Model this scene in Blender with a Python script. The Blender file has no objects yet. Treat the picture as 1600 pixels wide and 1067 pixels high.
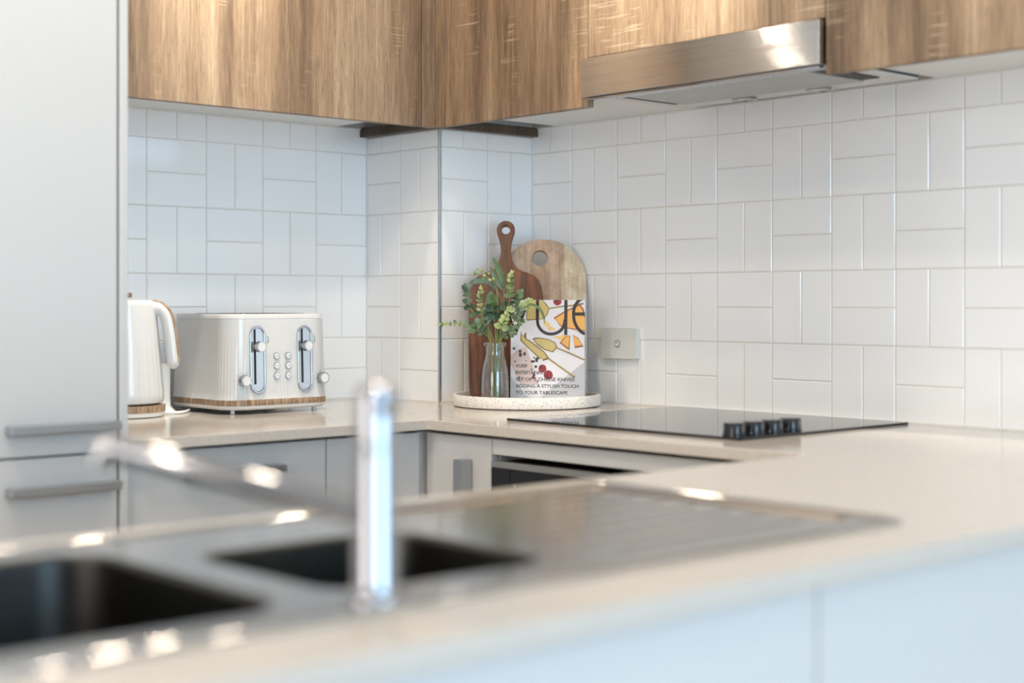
import bpy, bmesh, math, random
from mathutils import Vector, Matrix
random.seed(7)
PI = math.pi
SC = bpy.context.scene
COL = SC.collection

# ------------------------------------------------------------------ camera, world, lights, exposure
cam_data = bpy.data.cameras.new('camera')
cam = bpy.data.objects.new('camera', cam_data); COL.objects.link(cam)
cam.location = (-2.5447, -3.0194, 1.137)
cam.rotation_euler = (PI/2, 0, math.radians(47.8416-90))
cam_data.sensor_width = 36.0
cam_data.lens = 52.68
cam_data.shift_y = -0.0381
cam_data.dof.use_dof = True
cam_data.dof.focus_distance = 3.38
cam_data.dof.aperture_fstop = 2.0
cam_data.clip_start = 0.02
SC.camera = cam

world = bpy.data.worlds.new('world'); SC.world = world
world.use_nodes = True
bg = world.node_tree.nodes['Background']
bg.inputs['Color'].default_value = (0.62, 0.80, 1.0, 1)
bg.inputs['Strength'].default_value = 1.25

SC.view_settings.view_transform = 'Standard'
SC.view_settings.look = 'None'
SC.view_settings.gamma = 1.0
SC.view_settings.use_curve_mapping = False
SC.view_settings.exposure = 0.24
SC.cycles.use_denoising = True
SC.cycles.max_bounces = 10
SC.cycles.diffuse_bounces = 5
SC.cycles.glossy_bounces = 5
SC.cycles.transmission_bounces = 8
SC.cycles.sample_clamp_indirect = 6.0
SC.cycles.caustics_refractive = False
SC.cycles.caustics_reflective = False

CEIL = 2.42
def spot(name, x, y, power, angle=95, blend=0.6, color=(1.0, 0.80, 0.58), r=0.035):
    l = bpy.data.lights.new(name, 'SPOT')
    l.energy = power; l.spot_size = math.radians(angle); l.spot_blend = blend
    l.color = color; l.shadow_soft_size = r
    o = bpy.data.objects.new(name, l); COL.objects.link(o)
    o.location = (x, y, CEIL-0.02)
    return o
# recessed lamps plus one added fill: x, y, wide spill power, narrow reflector beam power
# recessed lamps plus one added fill: x, y, wide spill power, narrow reflector beam power, point the tilted beam aims at
DOWNLIGHTS = [(-0.93, -0.60, 18, 78, (-0.93, -0.33, 1.93)), (-0.60, -1.08, 18, 105, (-0.35, -1.08, 1.93)), (-0.60, -1.90, 1, 60, (-0.35, -1.90, 1.93)), (-2.0, -1.15, 28, 0, None), (-1.30, -1.42, 11, 0, None), (-1.15, -2.5, 4, 0, None),  # fifth entry, over the aisle, is added to brighten the base cabinets
              (-2.4, -2.9, 8, 0, None), (-3.0, -0.85, 52, 0, None), (-3.6, -2.9, 24, 0, None), (-1.2, -4.3, 12, 0, None), (-2.6, -4.4, 12, 0, None), (-4.2, -4.4, 12, 0, None)]
for dx, dy, pw, pb, aim in DOWNLIGHTS:
    spot('ceiling_downlight', dx, dy, pw, 140, 0.5, (1.0, 0.87, 0.70))
    if pb:
        o = spot('ceiling_downlight_beam', dx, dy, pb, 52, 1.0, (1.0, 0.95, 0.84))
        o.rotation_euler = (Vector(aim)-o.location).to_track_quat('-Z', 'Y').to_euler()

def area(name, loc, rot, sx, sy, power, color):
    l = bpy.data.lights.new(name, 'AREA'); l.shape = 'RECTANGLE'
    l.size = sx; l.size_y = sy; l.energy = power; l.color = color
    o = bpy.data.objects.new(name, l); COL.objects.link(o)
    o.location = loc; o.rotation_euler = rot
    return o
# daylight through the glazed doors in the wall opposite wall_back; the warm side light at wall_left is an added fill
area('window_daylight', (-2.2, -6.0, 1.3), (PI/2, 0, 0), 2.4, 2.1, 98, (0.50, 0.76, 1.0))
area('side_fill_light', (-5.45, -2.6, 1.45), (PI/2, 0, -PI/2), 2.2, 1.5, 32, (1.0, 0.88, 0.76))

# ------------------------------------------------------------------ helpers
def link(o, parent=None):
    COL.objects.link(o)
    if parent is not None: o.parent = parent
    return o
def props(o, label=None, cat=None, group=None, kind=None):
    if label: o['label'] = label
    if cat: o['category'] = cat
    if group: o['group'] = group
    if kind: o['kind'] = kind
    return o
def empty(name, loc=(0,0,0), rotz=0.0, label=None, cat=None, group=None):
    o = bpy.data.objects.new(name, None); COL.objects.link(o)
    o.location = loc; o.rotation_euler = (0, 0, rotz); o.empty_display_size = 0.05
    return props(o, label, cat, group)
def obj(name, bm, m, parent=None, smooth=False, bevel=None, seg=2):
    me = bpy.data.meshes.new(name)
    bmesh.ops.recalc_face_normals(bm, faces=bm.faces[:])
    bm.to_mesh(me); bm.free()
    mats = m if isinstance(m, (list, tuple)) else [m]
    for x in mats: me.materials.append(x)
    o = bpy.data.objects.new(name, me); link(o, parent)
    if smooth:
        for p in me.polygons: p.use_smooth = True
        if smooth != 'all':
            try: me.set_sharp_from_angle(angle=math.radians(40))
            except Exception: pass
    if bevel:
        b = o.modifiers.new('bevel', 'BEVEL'); b.width = bevel; b.segments = seg
        b.limit_method = 'ANGLE'; b.angle_limit = math.radians(40)
    return o
def BM(): return bmesh.new()
def box(bm, x0, x1, y0, y1, z0, z1, mi=0):
    v = [bm.verts.new((x, y, z)) for z in (z0, z1) for y in (y0, y1) for x in (x0, x1)]
    for f in ((0,1,3,2), (4,6,7,5), (0,4,5,1), (2,3,7,6), (0,2,6,4), (1,5,7,3)):
        fc = bm.faces.new([v[i] for i in f]); fc.material_index = mi
    return v
def boxo(name, b, m, parent=None, bevel=None):
    bm = BM(); box(bm, *b); return obj(name, bm, m, parent, bevel=bevel)
def ring_strip(bm, a, b, mi=0):
    n = len(a)
    for i in range(n):
        f = bm.faces.new((a[i], a[(i+1) % n], b[(i+1) % n], b[i])); f.material_index = mi
def lathe(bm, prof, n=48, c=(0,0), cap0=True, cap1=True, mi=0, rf=None):
    rings = []
    for r, z in prof:
        rings.append([bm.verts.new((c[0]+(r+(rf(2*PI*i/n, z) if rf else 0))*math.cos(2*PI*i/n),
                                    c[1]+(r+(rf(2*PI*i/n, z) if rf else 0))*math.sin(2*PI*i/n), z)) for i in range(n)])
    for a, b in zip(rings, rings[1:]): ring_strip(bm, a, b, mi)
    if cap0: bm.faces.new(rings[0][::-1]).material_index = mi
    if cap1: bm.faces.new(rings[-1]).material_index = mi
    return rings
def tube(bm, pts, rad, n=12, cap=True, flat=None, mi=0, up=None):
    """sweep; rad float or list; flat=(a,b) scales the two cross axes"""
    pts = [Vector(p) for p in pts]
    rings = []; N = None
    for i, p in enumerate(pts):
        t = (pts[min(i+1, len(pts)-1)] - pts[max(i-1, 0)]).normalized()
        if N is None:
            N = Vector(up) if up else (Vector((0,0,1)) if abs(t.z) < .9 else Vector((1,0,0)))
        N = (N - t*N.dot(t)).normalized(); B = t.cross(N)
        r = rad[i] if isinstance(rad, (list, tuple)) else rad
        a, b = (flat if flat else (1, 1))
        rings.append([bm.verts.new(p + N*(r*a*math.cos(2*PI*k/n)) + B*(r*b*math.sin(2*PI*k/n))) for k in range(n)])
    for a, b in zip(rings, rings[1:]): ring_strip(bm, a, b, mi)
    if cap:
        bm.faces.new(rings[0][::-1]).material_index = mi; bm.faces.new(rings[-1]).material_index = mi
    return rings
def smooth_path(pts, n=8):
    """Catmull-Rom through points"""
    P = [Vector(p) for p in pts]; P = [P[0]*2-P[1]] + P + [P[-1]*2-P[-2]]
    out = []
    for i in range(1, len(P)-2):
        for k in range(n):
            t = k/n
            out.append(0.5*((2*P[i]) + (-P[i-1]+P[i+1])*t + (2*P[i-1]-5*P[i]+4*P[i+1]-P[i+2])*t*t + (-P[i-1]+3*P[i]-3*P[i+1]+P[i+2])*t**3))
    out.append(P[-2]); return out
def rrect(x0, x1, y0, y1, r, n=8):
    out = []
    for cx, cy, a0 in ((x1-r, y1-r, 0), (x0+r, y1-r, PI/2), (x0+r, y0+r, PI), (x1-r, y0+r, 1.5*PI)):
        for k in range(n+1):
            a = a0 + k*PI/2/n; out.append((cx+r*math.cos(a), cy+r*math.sin(a)))
    return out
def circle(cx, cy, r, n=32): return [(cx+r*math.cos(2*PI*k/n), cy+r*math.sin(2*PI*k/n)) for k in range(n)]
def sheet(bm, outer, holes, f, mi=0):
    """flat polygon with holes; f maps (a,b)->xyz; returns (faces, loops)"""
    loops = []; edges = []
    for lp in [outer]+list(holes):
        vs = [bm.verts.new(f(*p)) for p in lp]; loops.append(vs)
        for i in range(len(vs)): edges.append(bm.edges.new((vs[i], vs[(i+1) % len(vs)])))
    r = bmesh.ops.triangle_fill(bm, edges=edges, use_beauty=True)
    faces = [g for g in r['geom'] if isinstance(g, bmesh.types.BMFace)]
    for fc in faces: fc.material_index = mi
    return faces, loops
def prism(bm, outer, holes, f, vec, mi=0):
    f0, l0 = sheet(bm, outer, holes, f, mi)
    V = Vector(vec)
    f1, l1 = sheet(bm, outer, holes, lambda a, b: Vector(f(a, b))+V, mi)
    for a, b in zip(l0, l1): ring_strip(bm, a, b, mi)
def grid_slab(bm, xs, ys, keep, z0, z1):
    vt = {}; 
    def v(i, j, z):
        if (i, j, z) not in vt: vt[(i, j, z)] = bm.verts.new((xs[i], ys[j], z))
        return vt[(i, j, z)]
    K = {(i, j) for i in range(len(xs)-1) for j in range(len(ys)-1) if keep((xs[i]+xs[i+1])/2, (ys[j]+ys[j+1])/2)}
    for i, j in K:
        bm.faces.new((v(i,j,z1), v(i+1,j,z1), v(i+1,j+1,z1), v(i,j+1,z1)))
        bm.faces.new((v(i,j,z0), v(i,j+1,z0), v(i+1,j+1,z0), v(i+1,j,z0)))
        for di, dj, a, b in ((-1,0,(i,j),(i,j+1)), (1,0,(i+1,j+1),(i+1,j)), (0,-1,(i+1,j),(i,j)), (0,1,(i,j+1),(i+1,j+1))):
            if (i+di, j+dj) not in K:
                bm.faces.new((v(*a,z0), v(*b,z0), v(*b,z1), v(*a,z1)))
    bmesh.ops.dissolve_limit(bm, angle_limit=0.001, verts=bm.verts[:], edges=bm.edges[:])

# ------------------------------------------------------------------ materials
def mat(name, color=(.8,.8,.8), rough=.5, metal=0.0, **kw):
    m = bpy.data.materials.new(name); m.use_nodes = True
    b = m.node_tree.nodes['Principled BSDF']
    b.inputs['Base Color'].default_value = (*color, 1); b.inputs['Roughness'].default_value = rough
    b.inputs['Metallic'].default_value = metal
    for k, v in kw.items(): b.inputs[k.replace('_', ' ')].default_value = v
    return m
def nodes(m): return m.node_tree.nodes, m.node_tree.links, m.node_tree.nodes['Principled BSDF']
def noise(N, L, vec, scale, detail=4, rough=.5, dist=0.0):
    n = N.new('ShaderNodeTexNoise'); n.inputs['Scale'].default_value = scale
    n.inputs['Detail'].default_value = detail; n.inputs['Roughness'].default_value = rough
    n.inputs['Distortion'].default_value = dist
    if vec is not None: L.new(vec, n.inputs['Vector'])
    return n.outputs['Fac']
def ramp(N, L, fac, stops, interp='LINEAR'):
    r = N.new('ShaderNodeValToRGB'); r.color_ramp.interpolation = interp
    el = r.color_ramp.elements
    while len(el) < len(stops): el.new(0.5)
    for e, (p, c) in zip(el, stops): e.position = p; e.color = (*c, 1) if len(c) == 3 else c
    L.new(fac, r.inputs['Fac']); return r.outputs['Color']
def mapping(N, L, scale=(1,1,1), rot=(0,0,0), src='Object', loc=(.37,.31,.13)):
    t = N.new('ShaderNodeTexCoord'); mp = N.new('ShaderNodeMapping')
    mp.inputs['Scale'].default_value = scale; mp.inputs['Rotation'].default_value = rot; mp.inputs['Location'].default_value = loc
    L.new(t.outputs[src], mp.inputs['Vector']); return mp.outputs['Vector']
def math_n(N, L, op, a, b=None):
    n = N.new('ShaderNodeMath'); n.operation = op
    for i, x in enumerate((a, b)):
        if x is None: continue
        if isinstance(x, (int, float)): n.inputs[i].default_value = x
        else: L.new(x, n.inputs[i])
    return n.outputs[0]
def mixc(N, L, fac, a, b, mode='MIX'):
    n = N.new('ShaderNodeMix'); n.data_type = 'RGBA'; n.blend_type = mode
    for s, x in ((n.inputs[0], fac), (n.inputs[6], a), (n.inputs[7], b)):
        if isinstance(x, (int, float)): s.default_value = x
        elif isinstance(x, tuple): s.default_value = (*x, 1)
        else: L.new(x, s)
    return n.outputs[2]
def bump(N, L, B, h, strength=.2, dist=.001):
    n = N.new('ShaderNodeBump'); n.inputs['Strength'].default_value = strength; n.inputs['Distance'].default_value = dist
    L.new(h, n.inputs['Height']); L.new(n.outputs['Normal'], B.inputs['Normal'])

def lin(r, g, b):
    f = lambda c: (c/255/12.92) if c <= 10 else ((c/255+.055)/1.055)**2.4
    return (f(r), f(g), f(b))

M = {}
M['cab'] = mat('white_gloss_cabinet', (.62, .62, .62), .22)
M['carcass'] = mat('white_carcass', (.80, .79, .77), .45)
M['shadow_gap'] = mat('painted_gap_shade', (.05, .045, .04), .7)
M['plaster'] = mat('white_plaster', (.80, .79, .77), .85)
M['room'] = mat('darkened_unseen_wall', (.30, .29, .28), .85)  # unseen walls, darkened to bounce less light and dim the reflections
M['ceiling'] = mat('ceiling_paint', (.85, .84, .82), .9)
M['grout'] = mat('grout', lin(220, 214, 206), .8)
M['caulk'] = mat('caulk', (.80, .78, .74), .5)
M['alu'] = mat('brushed_aluminium', (.50, .52, .54), .32, 1.0)
M['chrome'] = mat('chrome', (.42, .425, .45), .07, 1.0)
M['plate'] = mat('ivory_wall_plate', (.74, .745, .69), .3)
M['plastic'] = mat('white_plastic', (.82, .82, .80), .25)
M['glossw'] = mat('appliance_cream_enamel', (.68, .68, .675), .12)
M['blackglass'] = mat('black_glass', (.006, .006, .007), .04, 0.0)
M['blackpl'] = mat('black_plastic', (.012, .013, .016), .18)
M['black'] = mat('black_matt', (.01, .01, .01), .5)
M['grey'] = mat('grey_print', (.30, .30, .31), .5)
M['lens'] = mat('frosted_lens', (.75, .74, .70), .4)

# glazed tile, slightly wavy
m = M['tile'] = mat('white_glazed_tile', lin(247, 247, 247), .10, Coat_Weight=0.3)
N, L, B = nodes(m)
v = mapping(N, L, (9, 9, 9)); h = noise(N, L, v, 1.0, 3, .55)
bump(N, L, B, h, .22, .004)

# stone worktop
m = M['stone'] = mat('cream_stone_worktop', lin(204, 195, 186), .13)
N, L, B = nodes(m)
v = mapping(N, L, (1, 1, 1))
f1 = noise(N, L, v, 350, 2, .6); f2 = noise(N, L, v, 14, 4, .6)
c = ramp(N, L, f1, [(.35, lin(195, 185, 175)), (.55, lin(206, 198, 189)), (.75, lin(214, 207, 200))])
c2 = mixc(N, L, math_n(N, L, 'MULTIPLY', f2, .35), c, lin(197, 188, 179))
L.new(c2, B.inputs['Base Color'])

# sonoma oak laminate, grain runs vertical; horizontal axis is x+y so it works on both runs
def oak(name, tint=1.0, seed=0.0):
    m = mat(name, (.5, .4, .3), .48)
    N, L, B = nodes(m)
    t = N.new('ShaderNodeTexCoord'); s = N.new('ShaderNodeSeparateXYZ'); L.new(t.outputs['Object'], s.inputs[0])
    hx = math_n(N, L, 'ADD', math_n(N, L, 'SUBTRACT', s.outputs['X'], s.outputs['Y']), seed)
    def vec(sx, sz):
        c = N.new('ShaderNodeCombineXYZ')
        L.new(math_n(N, L, 'MULTIPLY', hx, sx), c.inputs['X']); L.new(math_n(N, L, 'MULTIPLY', s.outputs['Z'], sz), c.inputs['Y'])
        c.inputs['Z'].default_value = seed
        return c.outputs[0]
    big = noise(N, L, vec(7.0, .55), 1.0, 3, .5, .6)
    mid = noise(N, L, vec(48, 2.2), 1.0, 6, .65, 1.4)
    fine = noise(N, L, vec(300, 14), 1.0, 4, .7, .5)
    pore = noise(N, L, vec(420, 34), 1.0, 2, .5, .8)
    g = math_n(N, L, 'ADD', math_n(N, L, 'MULTIPLY', big, .68), math_n(N, L, 'MULTIPLY', mid, .32))
    k = tint
    c = ramp(N, L, g, [(.33, tuple(x*k for x in lin(76, 62, 51))), (.44, tuple(x*k for x in lin(118, 101, 86))),
                       (.53, tuple(x*k for x in lin(144, 125, 107))), (.64, tuple(x*k for x in lin(175, 158, 138)))])
    c = mixc(N, L, .60, c, ramp(N, L, fine, [(.3, (.18, .13, .09)), (.65, (.74, .64, .50))]), 'SOFT_LIGHT')
    pm = ramp(N, L, pore, [(.33, (1, 1, 1)), (.40, (0, 0, 0))])
    c = mixc(N, L, math_n(N, L, 'MULTIPLY', pm, .45), c, tuple(x*k for x in lin(96, 72, 54)))
    # pale band-saw marks in patches
    patch = ramp(N, L, noise(N, L, vec(9, 3.2), 1.0, 2, .5), [(.56, (0, 0, 0)), (.64, (1, 1, 1))])
    lines = ramp(N, L, noise(N, L, vec(7, 150), 1.0, 2, .6), [(.56, (0, 0, 0)), (.62, (1, 1, 1))])
    sm = math_n(N, L, 'MULTIPLY', math_n(N, L, 'MULTIPLY', patch, lines), .28)
    c = mixc(N, L, sm, c, tuple(x*k for x in lin(228, 208, 182)))
    L.new(c, B.inputs['Base Color'])
    bump(N, L, B, fine, .25, .0008)
    return m
M['oak'] = oak('sonoma_oak')
M['oak_dark'] = oak('sonoma_oak_edge', .42, 3.3)

# brushed steel: grain along y (hood) / x (sink)
def steel(name, col, rough, tangent, sc, aniso=.85, bs=.12, bd=.0003):
    m = mat(name, col, rough, 1.0, Anisotropic=aniso)
    N, L, B = nodes(m)
    c = N.new('ShaderNodeCombineXYZ')
    for i, x in enumerate(tangent): c.inputs[i].default_value = x
    L.new(c.outputs[0], B.inputs['Tangent'])
    v = mapping(N, L, sc); n = noise(N, L, v, 1.0, 3, .6)
    L.new(ramp(N, L, n, [(.3, tuple(x*.86 for x in col)), (.7, tuple(min(1, x*1.1) for x in col))]), B.inputs['Base Color'])
    bump(N, L, B, n, bs, bd)
    return m
M['hood_steel'] = steel('hood_brushed_steel', (.50, .49, .48), .16, (0, 0, 1), (.5, .25, 900), 1.0, .9, .0005)
M['sink_steel'] = steel('sink_brushed_steel', (.44, .43, .415), .16, (0, 1, 0), (4, 420, 420), 0.0, .08)
M['bowl_shade_steel'] = steel('bowl_satin_steel_shaded', (.06, .058, .055), .32, (0, 1, 0), (30, 30, 30), .2, .05)  # steel colour darkened to stand in for the dark reflections inside the bowls
M['polished'] = mat('polished_steel', (.58, .56, .54), .06, 1.0)
M['trim_steel'] = mat('oven_trim_steel', (.52, .50, .47), .30, 1.0)
M['mesh_steel'] = mat('filter_mesh', (.46, .45, .43), .38, .9)
N, L, B = nodes(M['mesh_steel'])
w1 = N.new('ShaderNodeTexVoronoi'); w1.inputs['Scale'].default_value = 330; L.new(mapping(N, L), w1.inputs['Vector'])
L.new(ramp(N, L, w1.outputs['Distance'], [(.15, (.16, .155, .15)), (.4, (.50, .49, .46))]), B.inputs['Base Color'])

# appliance woodgrain band
m = M['band'] = mat('woodgrain_band', (.4, .25, .14), .42)
N, L, B = nodes(m)
v = mapping(N, L, (160, 160, 25), (0, .5, 0)); n = noise(N, L, v, 1.0, 3, .6, .5)
L.new(ramp(N, L, n, [(.3, lin(118, 92, 70)), (.5, lin(158, 130, 104)), (.7, lin(192, 168, 142))]), B.inputs['Base Color'])

def board_wood(name, stops, rough=.45, sx=60, sz=3.0, seed=0, planks=None, knots=False):
    m = mat(name, (.3,.15,.08), rough); N, L, B = nodes(m)
    t = N.new('ShaderNodeTexCoord'); s = N.new('ShaderNodeSeparateXYZ'); L.new(t.outputs['Object'], s.inputs[0])
    c = N.new('ShaderNodeCombineXYZ'); L.new(math_n(N, L, 'MULTIPLY', s.outputs['X'], sx), c.inputs[0])
    L.new(math_n(N, L, 'MULTIPLY', s.outputs['Z'], sz), c.inputs[1]); c.inputs[2].default_value = seed
    n1 = noise(N, L, c.outputs[0], 1.0, 5, .62, 1.2)
    c2 = N.new('ShaderNodeCombineXYZ'); L.new(math_n(N, L, 'MULTIPLY', s.outputs['X'], sx*7), c2.inputs[0])
    L.new(math_n(N, L, 'MULTIPLY', s.outputs['Z'], sz*5), c2.inputs[1])
    n2 = noise(N, L, c2.outputs[0], 1.0, 2, .5)
    g = math_n(N, L, 'ADD', math_n(N, L, 'MULTIPLY', n1, .75), math_n(N, L, 'MULTIPLY', n2, .25))
    col = ramp(N, L, g, stops)
    if planks:
        pr = ramp(N, L, math_n(N, L, 'ADD', math_n(N, L, 'MULTIPLY', s.outputs['X'], 5.0), .5), planks, 'CONSTANT')
        col = mixc(N, L, 1.0, col, pr, 'MULTIPLY')
        n3 = noise(N, L, mapping(N, L, (22, 22, 22)), 1.0, 4, .7, .5)
        blot = ramp(N, L, n3, [(.38, (.62, .50, .42)), (.58, (1, 1, 1))])
        col = mixc(N, L, .55, col, blot, 'MULTIPLY')
    L.new(col, B.inputs['Base Color']); bump(N, L, B, n2, .15, .0006)
    return m
M['walnut'] = board_wood('acacia_board', [(.32, lin(38, 20, 12)), (.45, lin(80, 44, 26)), (.57, lin(118, 68, 38)), (.72, lin(156, 96, 54))], .32, 30, 2.6, 1.0)
M['mango'] = board_wood('weathered_board', [(.30, lin(172, 148, 128)), (.5, lin(220, 200, 178)), (.7, lin(242, 228, 208))], .6, 50, 3.2, 4.0,
    planks=[(.0, (.86, .76, .70)), (.37, (.80, .66, .57)), (.585, (.90, .78, .72)), (.73, (1.0, .98, .88))])

# terrazzo tray
m = M['terrazzo'] = mat('terrazzo', lin(238, 233, 226), .4)
N, L, B = nodes(m)
vo = N.new('ShaderNodeTexVoronoi'); vo.inputs['Scale'].default_value = 300; L.new(mapping(N, L), vo.inputs['Vector'])
bw = N.new('ShaderNodeSeparateColor'); L.new(vo.outputs['Color'], bw.inputs[0])
pick = ramp(N, L, bw.outputs[0], [(0, lin(170, 150, 138)), (.10, lin(196, 176, 160)), (.18, lin(150, 150, 150)), (.27, lin(205, 196, 186)), (.40, lin(240, 235, 228))], 'CONSTANT')
spk = ramp(N, L, vo.outputs['Distance'], [(.30, (1, 1, 1)), (.38, (0, 0, 0))])
L.new(mixc(N, L, spk, lin(240, 235, 228), pick), B.inputs['Base Color'])

# glass
m = M['glass'] = bpy.data.materials.new('clear_glass'); m.use_nodes = True
N = m.node_tree.nodes; L = m.node_tree.links; N.clear()
go = N.new('ShaderNodeOutputMaterial'); gm = N.new('ShaderNodeMixShader'); gt = N.new('ShaderNodeBsdfTransparent'); gg = N.new('ShaderNodeBsdfGlossy')
gt.inputs['Color'].default_value = (.93, .95, .95, 1); gg.inputs['Roughness'].default_value = .02
lw = N.new('ShaderNodeLayerWeight'); lw.inputs['Blend'].default_value = .42
L.new(ramp(N, L, lw.outputs['Facing'], [(.0, (.07, .07, .07)), (.45, (.14, .14, .14)), (.75, (.45, .45, .45)), (.95, (.95, .95, .95))]), gm.inputs[0])
L.new(gt.outputs[0], gm.inputs[1]); L.new(gg.outputs[0], gm.inputs[2]); L.new(gm.outputs[0], go.inputs[0])
# leaves
def leafm(name, a, b):
    m = mat(name, a, .5, Subsurface_Weight=0.0); N, L, B = nodes(m)
    n = noise(N, L, mapping(N, L, (60, 60, 60)), 1.0, 2, .5)
    L.new(ramp(N, L, n, [(.3, a), (.7, b)]), B.inputs['Base Color']); return m
M['leaf_dark'] = leafm('leaf_dark', lin(40, 64, 44), lin(68, 94, 64))
M['leaf_mid'] = leafm('leaf_mid', lin(72, 98, 60), lin(112, 134, 86))
M['leaf_pale'] = leafm('leaf_pale', lin(134, 150, 92), lin(184, 192, 134))
M['leaf_grey'] = leafm('leaf_grey', lin(80, 100, 80), lin(122, 140, 116))
M['stem'] = leafm('stem_green', lin(112, 130, 70), lin(150, 160, 96))
# floor: timber-look planks
m = M['floor'] = mat('floor_planks', lin(170, 150, 128), .4)
N, L, B = nodes(m)
br = N.new('ShaderNodeTexBrick'); br.inputs['Scale'].default_value = 1; br.inputs['Brick Width'].default_value = 1.4
br.inputs['Row Height'].default_value = .16; br.inputs['Mortar Size'].default_value = .003
br.inputs['Color1'].default_value = (*lin(186, 170, 152), 1); br.inputs['Color2'].default_value = (*lin(172, 156, 138), 1)
br.inputs['Mortar'].default_value = (*lin(140, 122, 104), 1)
L.new(mapping(N, L), br.inputs['Vector']); L.new(br.outputs['Color'], B.inputs['Base Color'])
# print colours on the box
for nm, c in dict(p_base=(226, 222, 226), p_grey=(196, 196, 200), p_marble=(234, 229, 232), p_gold=(206, 184, 116), p_goldedge=(128, 104, 52),
                  p_cheese=(236, 176, 92), p_rind=(150, 86, 44), p_yellow=(238, 200, 120), p_pink=(216, 192, 186), p_red=(150, 28, 38),
                  p_plum=(74, 40, 46), p_ink=(44, 36, 34), p_side=(206, 212, 220)).items():
    M[nm] = mat('print_'+nm[2:], lin(*c), .28)

# ------------------------------------------------------------------ the room
CT = 0.900           # worktop height
def struct(name, bm, m, parent=None, **kw):
    o = obj(name, bm, m, parent, **kw); 
    if parent is None: o['kind'] = 'structure'
    return o
XL, YF = -5.5, -6.1
bm = BM(); box(bm, XL, .15, YF, .15, -.10, 0); struct('floor', bm, M['floor'])
bm = BM(); box(bm, XL, .15, YF, .15, CEIL, CEIL+.1); struct('ceiling', bm, M['ceiling'])
bm = BM(); box(bm, XL, .0015, .0015, .15, 0, CEIL); wall_back = struct('wall_back', bm, M['grout'])
bm = BM(); box(bm, .0015, .15, YF, .15, 0, CEIL); wall_right = struct('wall_right', bm, M['grout'])
# wall opposite, with an opening for the glazed doors
def wall_with_hole(name, axis, pos, t, a0, a1, ha0, ha1, hz0, hz1):
    bm = BM()
    for (u0, u1, z0, z1) in ((a0, ha0, 0, CEIL), (ha1, a1, 0, CEIL), (ha0, ha1, 0, hz0), (ha0, ha1, hz1, CEIL)):
        if z1-z0 < .01: continue
        if axis == 'y': box(bm, u0, u1, pos-t, pos, z0, z1)
        else: box(bm, pos-t, pos, u0, u1, z0, z1)
    return struct(name, bm, M['room'])
wall_with_hole('wall_front', 'y', YF+.0, .15, XL, .15, -3.4, -1.0, .20, 2.36)
wall_with_hole('wall_left', 'x', XL, .15, YF, .15, -3.7, -1.5, .70, 2.20)

# tiled faces: 76 x 152 mm tiles in pairs, alternately upright and lying
T = .152
def tiles(name, parent, org, ud, nd, cols, umin, umax, zmin, zmax, par, seed):
    rnd = random.Random(seed); bm = BM()
    ud = Vector(ud); nd = Vector(nd); org = Vector(org); g = .0011; e = .0014; h = .0015
    def tile(u0, u1, z0, z1):
        u0 = max(u0, umin); u1 = min(u1, umax); z0 = max(z0, zmin); z1 = min(z1, zmax)
        if u1-u0 < .006 or z1-z0 < .006: return
        u0 += g; u1 -= g; z0 += g; z1 -= g
        a, b, c = [rnd.uniform(-1, 1)*.0007 for _ in range(3)]
        back = []; front = []
        for (u, z, su, sz) in ((u0, z0, 1, 1), (u1, z0, -1, 1), (u1, z1, -1, -1), (u0, z1, 1, -1)):
            back.append(bm.verts.new(org+ud*u+Vector((0,0,z))-nd*h))
            dz = (a*(1 if u > (u0+u1)/2 else -1)+b*(1 if z > (z0+z1)/2 else -1))*.35
            front.append(bm.verts.new(org+ud*(u+su*e)+Vector((0,0,z+sz*e))+nd*(dz-.0002)))
        mid = [v for v in back]
        ring_strip(bm, back, front); bm.faces.new(front)
    for ci, u0 in cols:
        for r in range(-1, 5):
            z1 = 1.506-T*r; z0 = z1-T
            if z1 < zmin or z0 > zmax: continue
            if (ci+r+par) % 2 == 0:
                tile(u0, u0+T/2, z0, z1); tile(u0+T/2, u0+T, z0, z1)
            else:
                tile(u0, u0+T, z0, z0+T/2); tile(u0, u0+T, z0+T/2, z1)
    return obj(name, bm, M['tile'], parent)
PX, PY = -.299, -.285
# wall_right: u runs along -y ; boundaries at .4232 + .152 n
tiles('splashback_tiles', wall_right, (0, 0, 0), (0, -1, 0), (-1, 0, 0), [(n, .4232+T*n) for n in range(-1, 13)], .285, 2.25, CT-.004, 1.572, 0, 3)
# wall_back: u along +x from -.9078
tiles('splashback_tiles', wall_back, (0, 0, 0), (1, 0, 0), (0, -1, 0), [(n, -.9078+T*n) for n in range(-3, 5)], -1.292, PX, CT-.004, 1.572, 1, 4)
# boxed column in the corner
bm = BM(); box(bm, PX+.0015, .001, PY+.0015, .001, CT-.02, 1.66)
column = struct('wall_column', bm, M['grout'])
tiles('splashback_tiles', column, (PX, 0, 0), (0, -1, 0), (-1, 0, 0), [(1, -PY-T), (0, -PY-2*T)], .0, -PY-.004, CT-.004, 1.547, 1, 5)
tiles('splashback_tiles', column, (0, PY, 0), (1, 0, 0), (0, -1, 0), [(1, PX), (2, PX+T)], PX+.004, -.0005, CT-.004, 1.547, 0, 6)
bm = BM(); box(bm, PX-.0022, PX+.0035, PY-.0022, PY+.0035, CT, 1.547); obj('corner_trim', bm, M['alu'], column, bevel=.0008)
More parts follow.
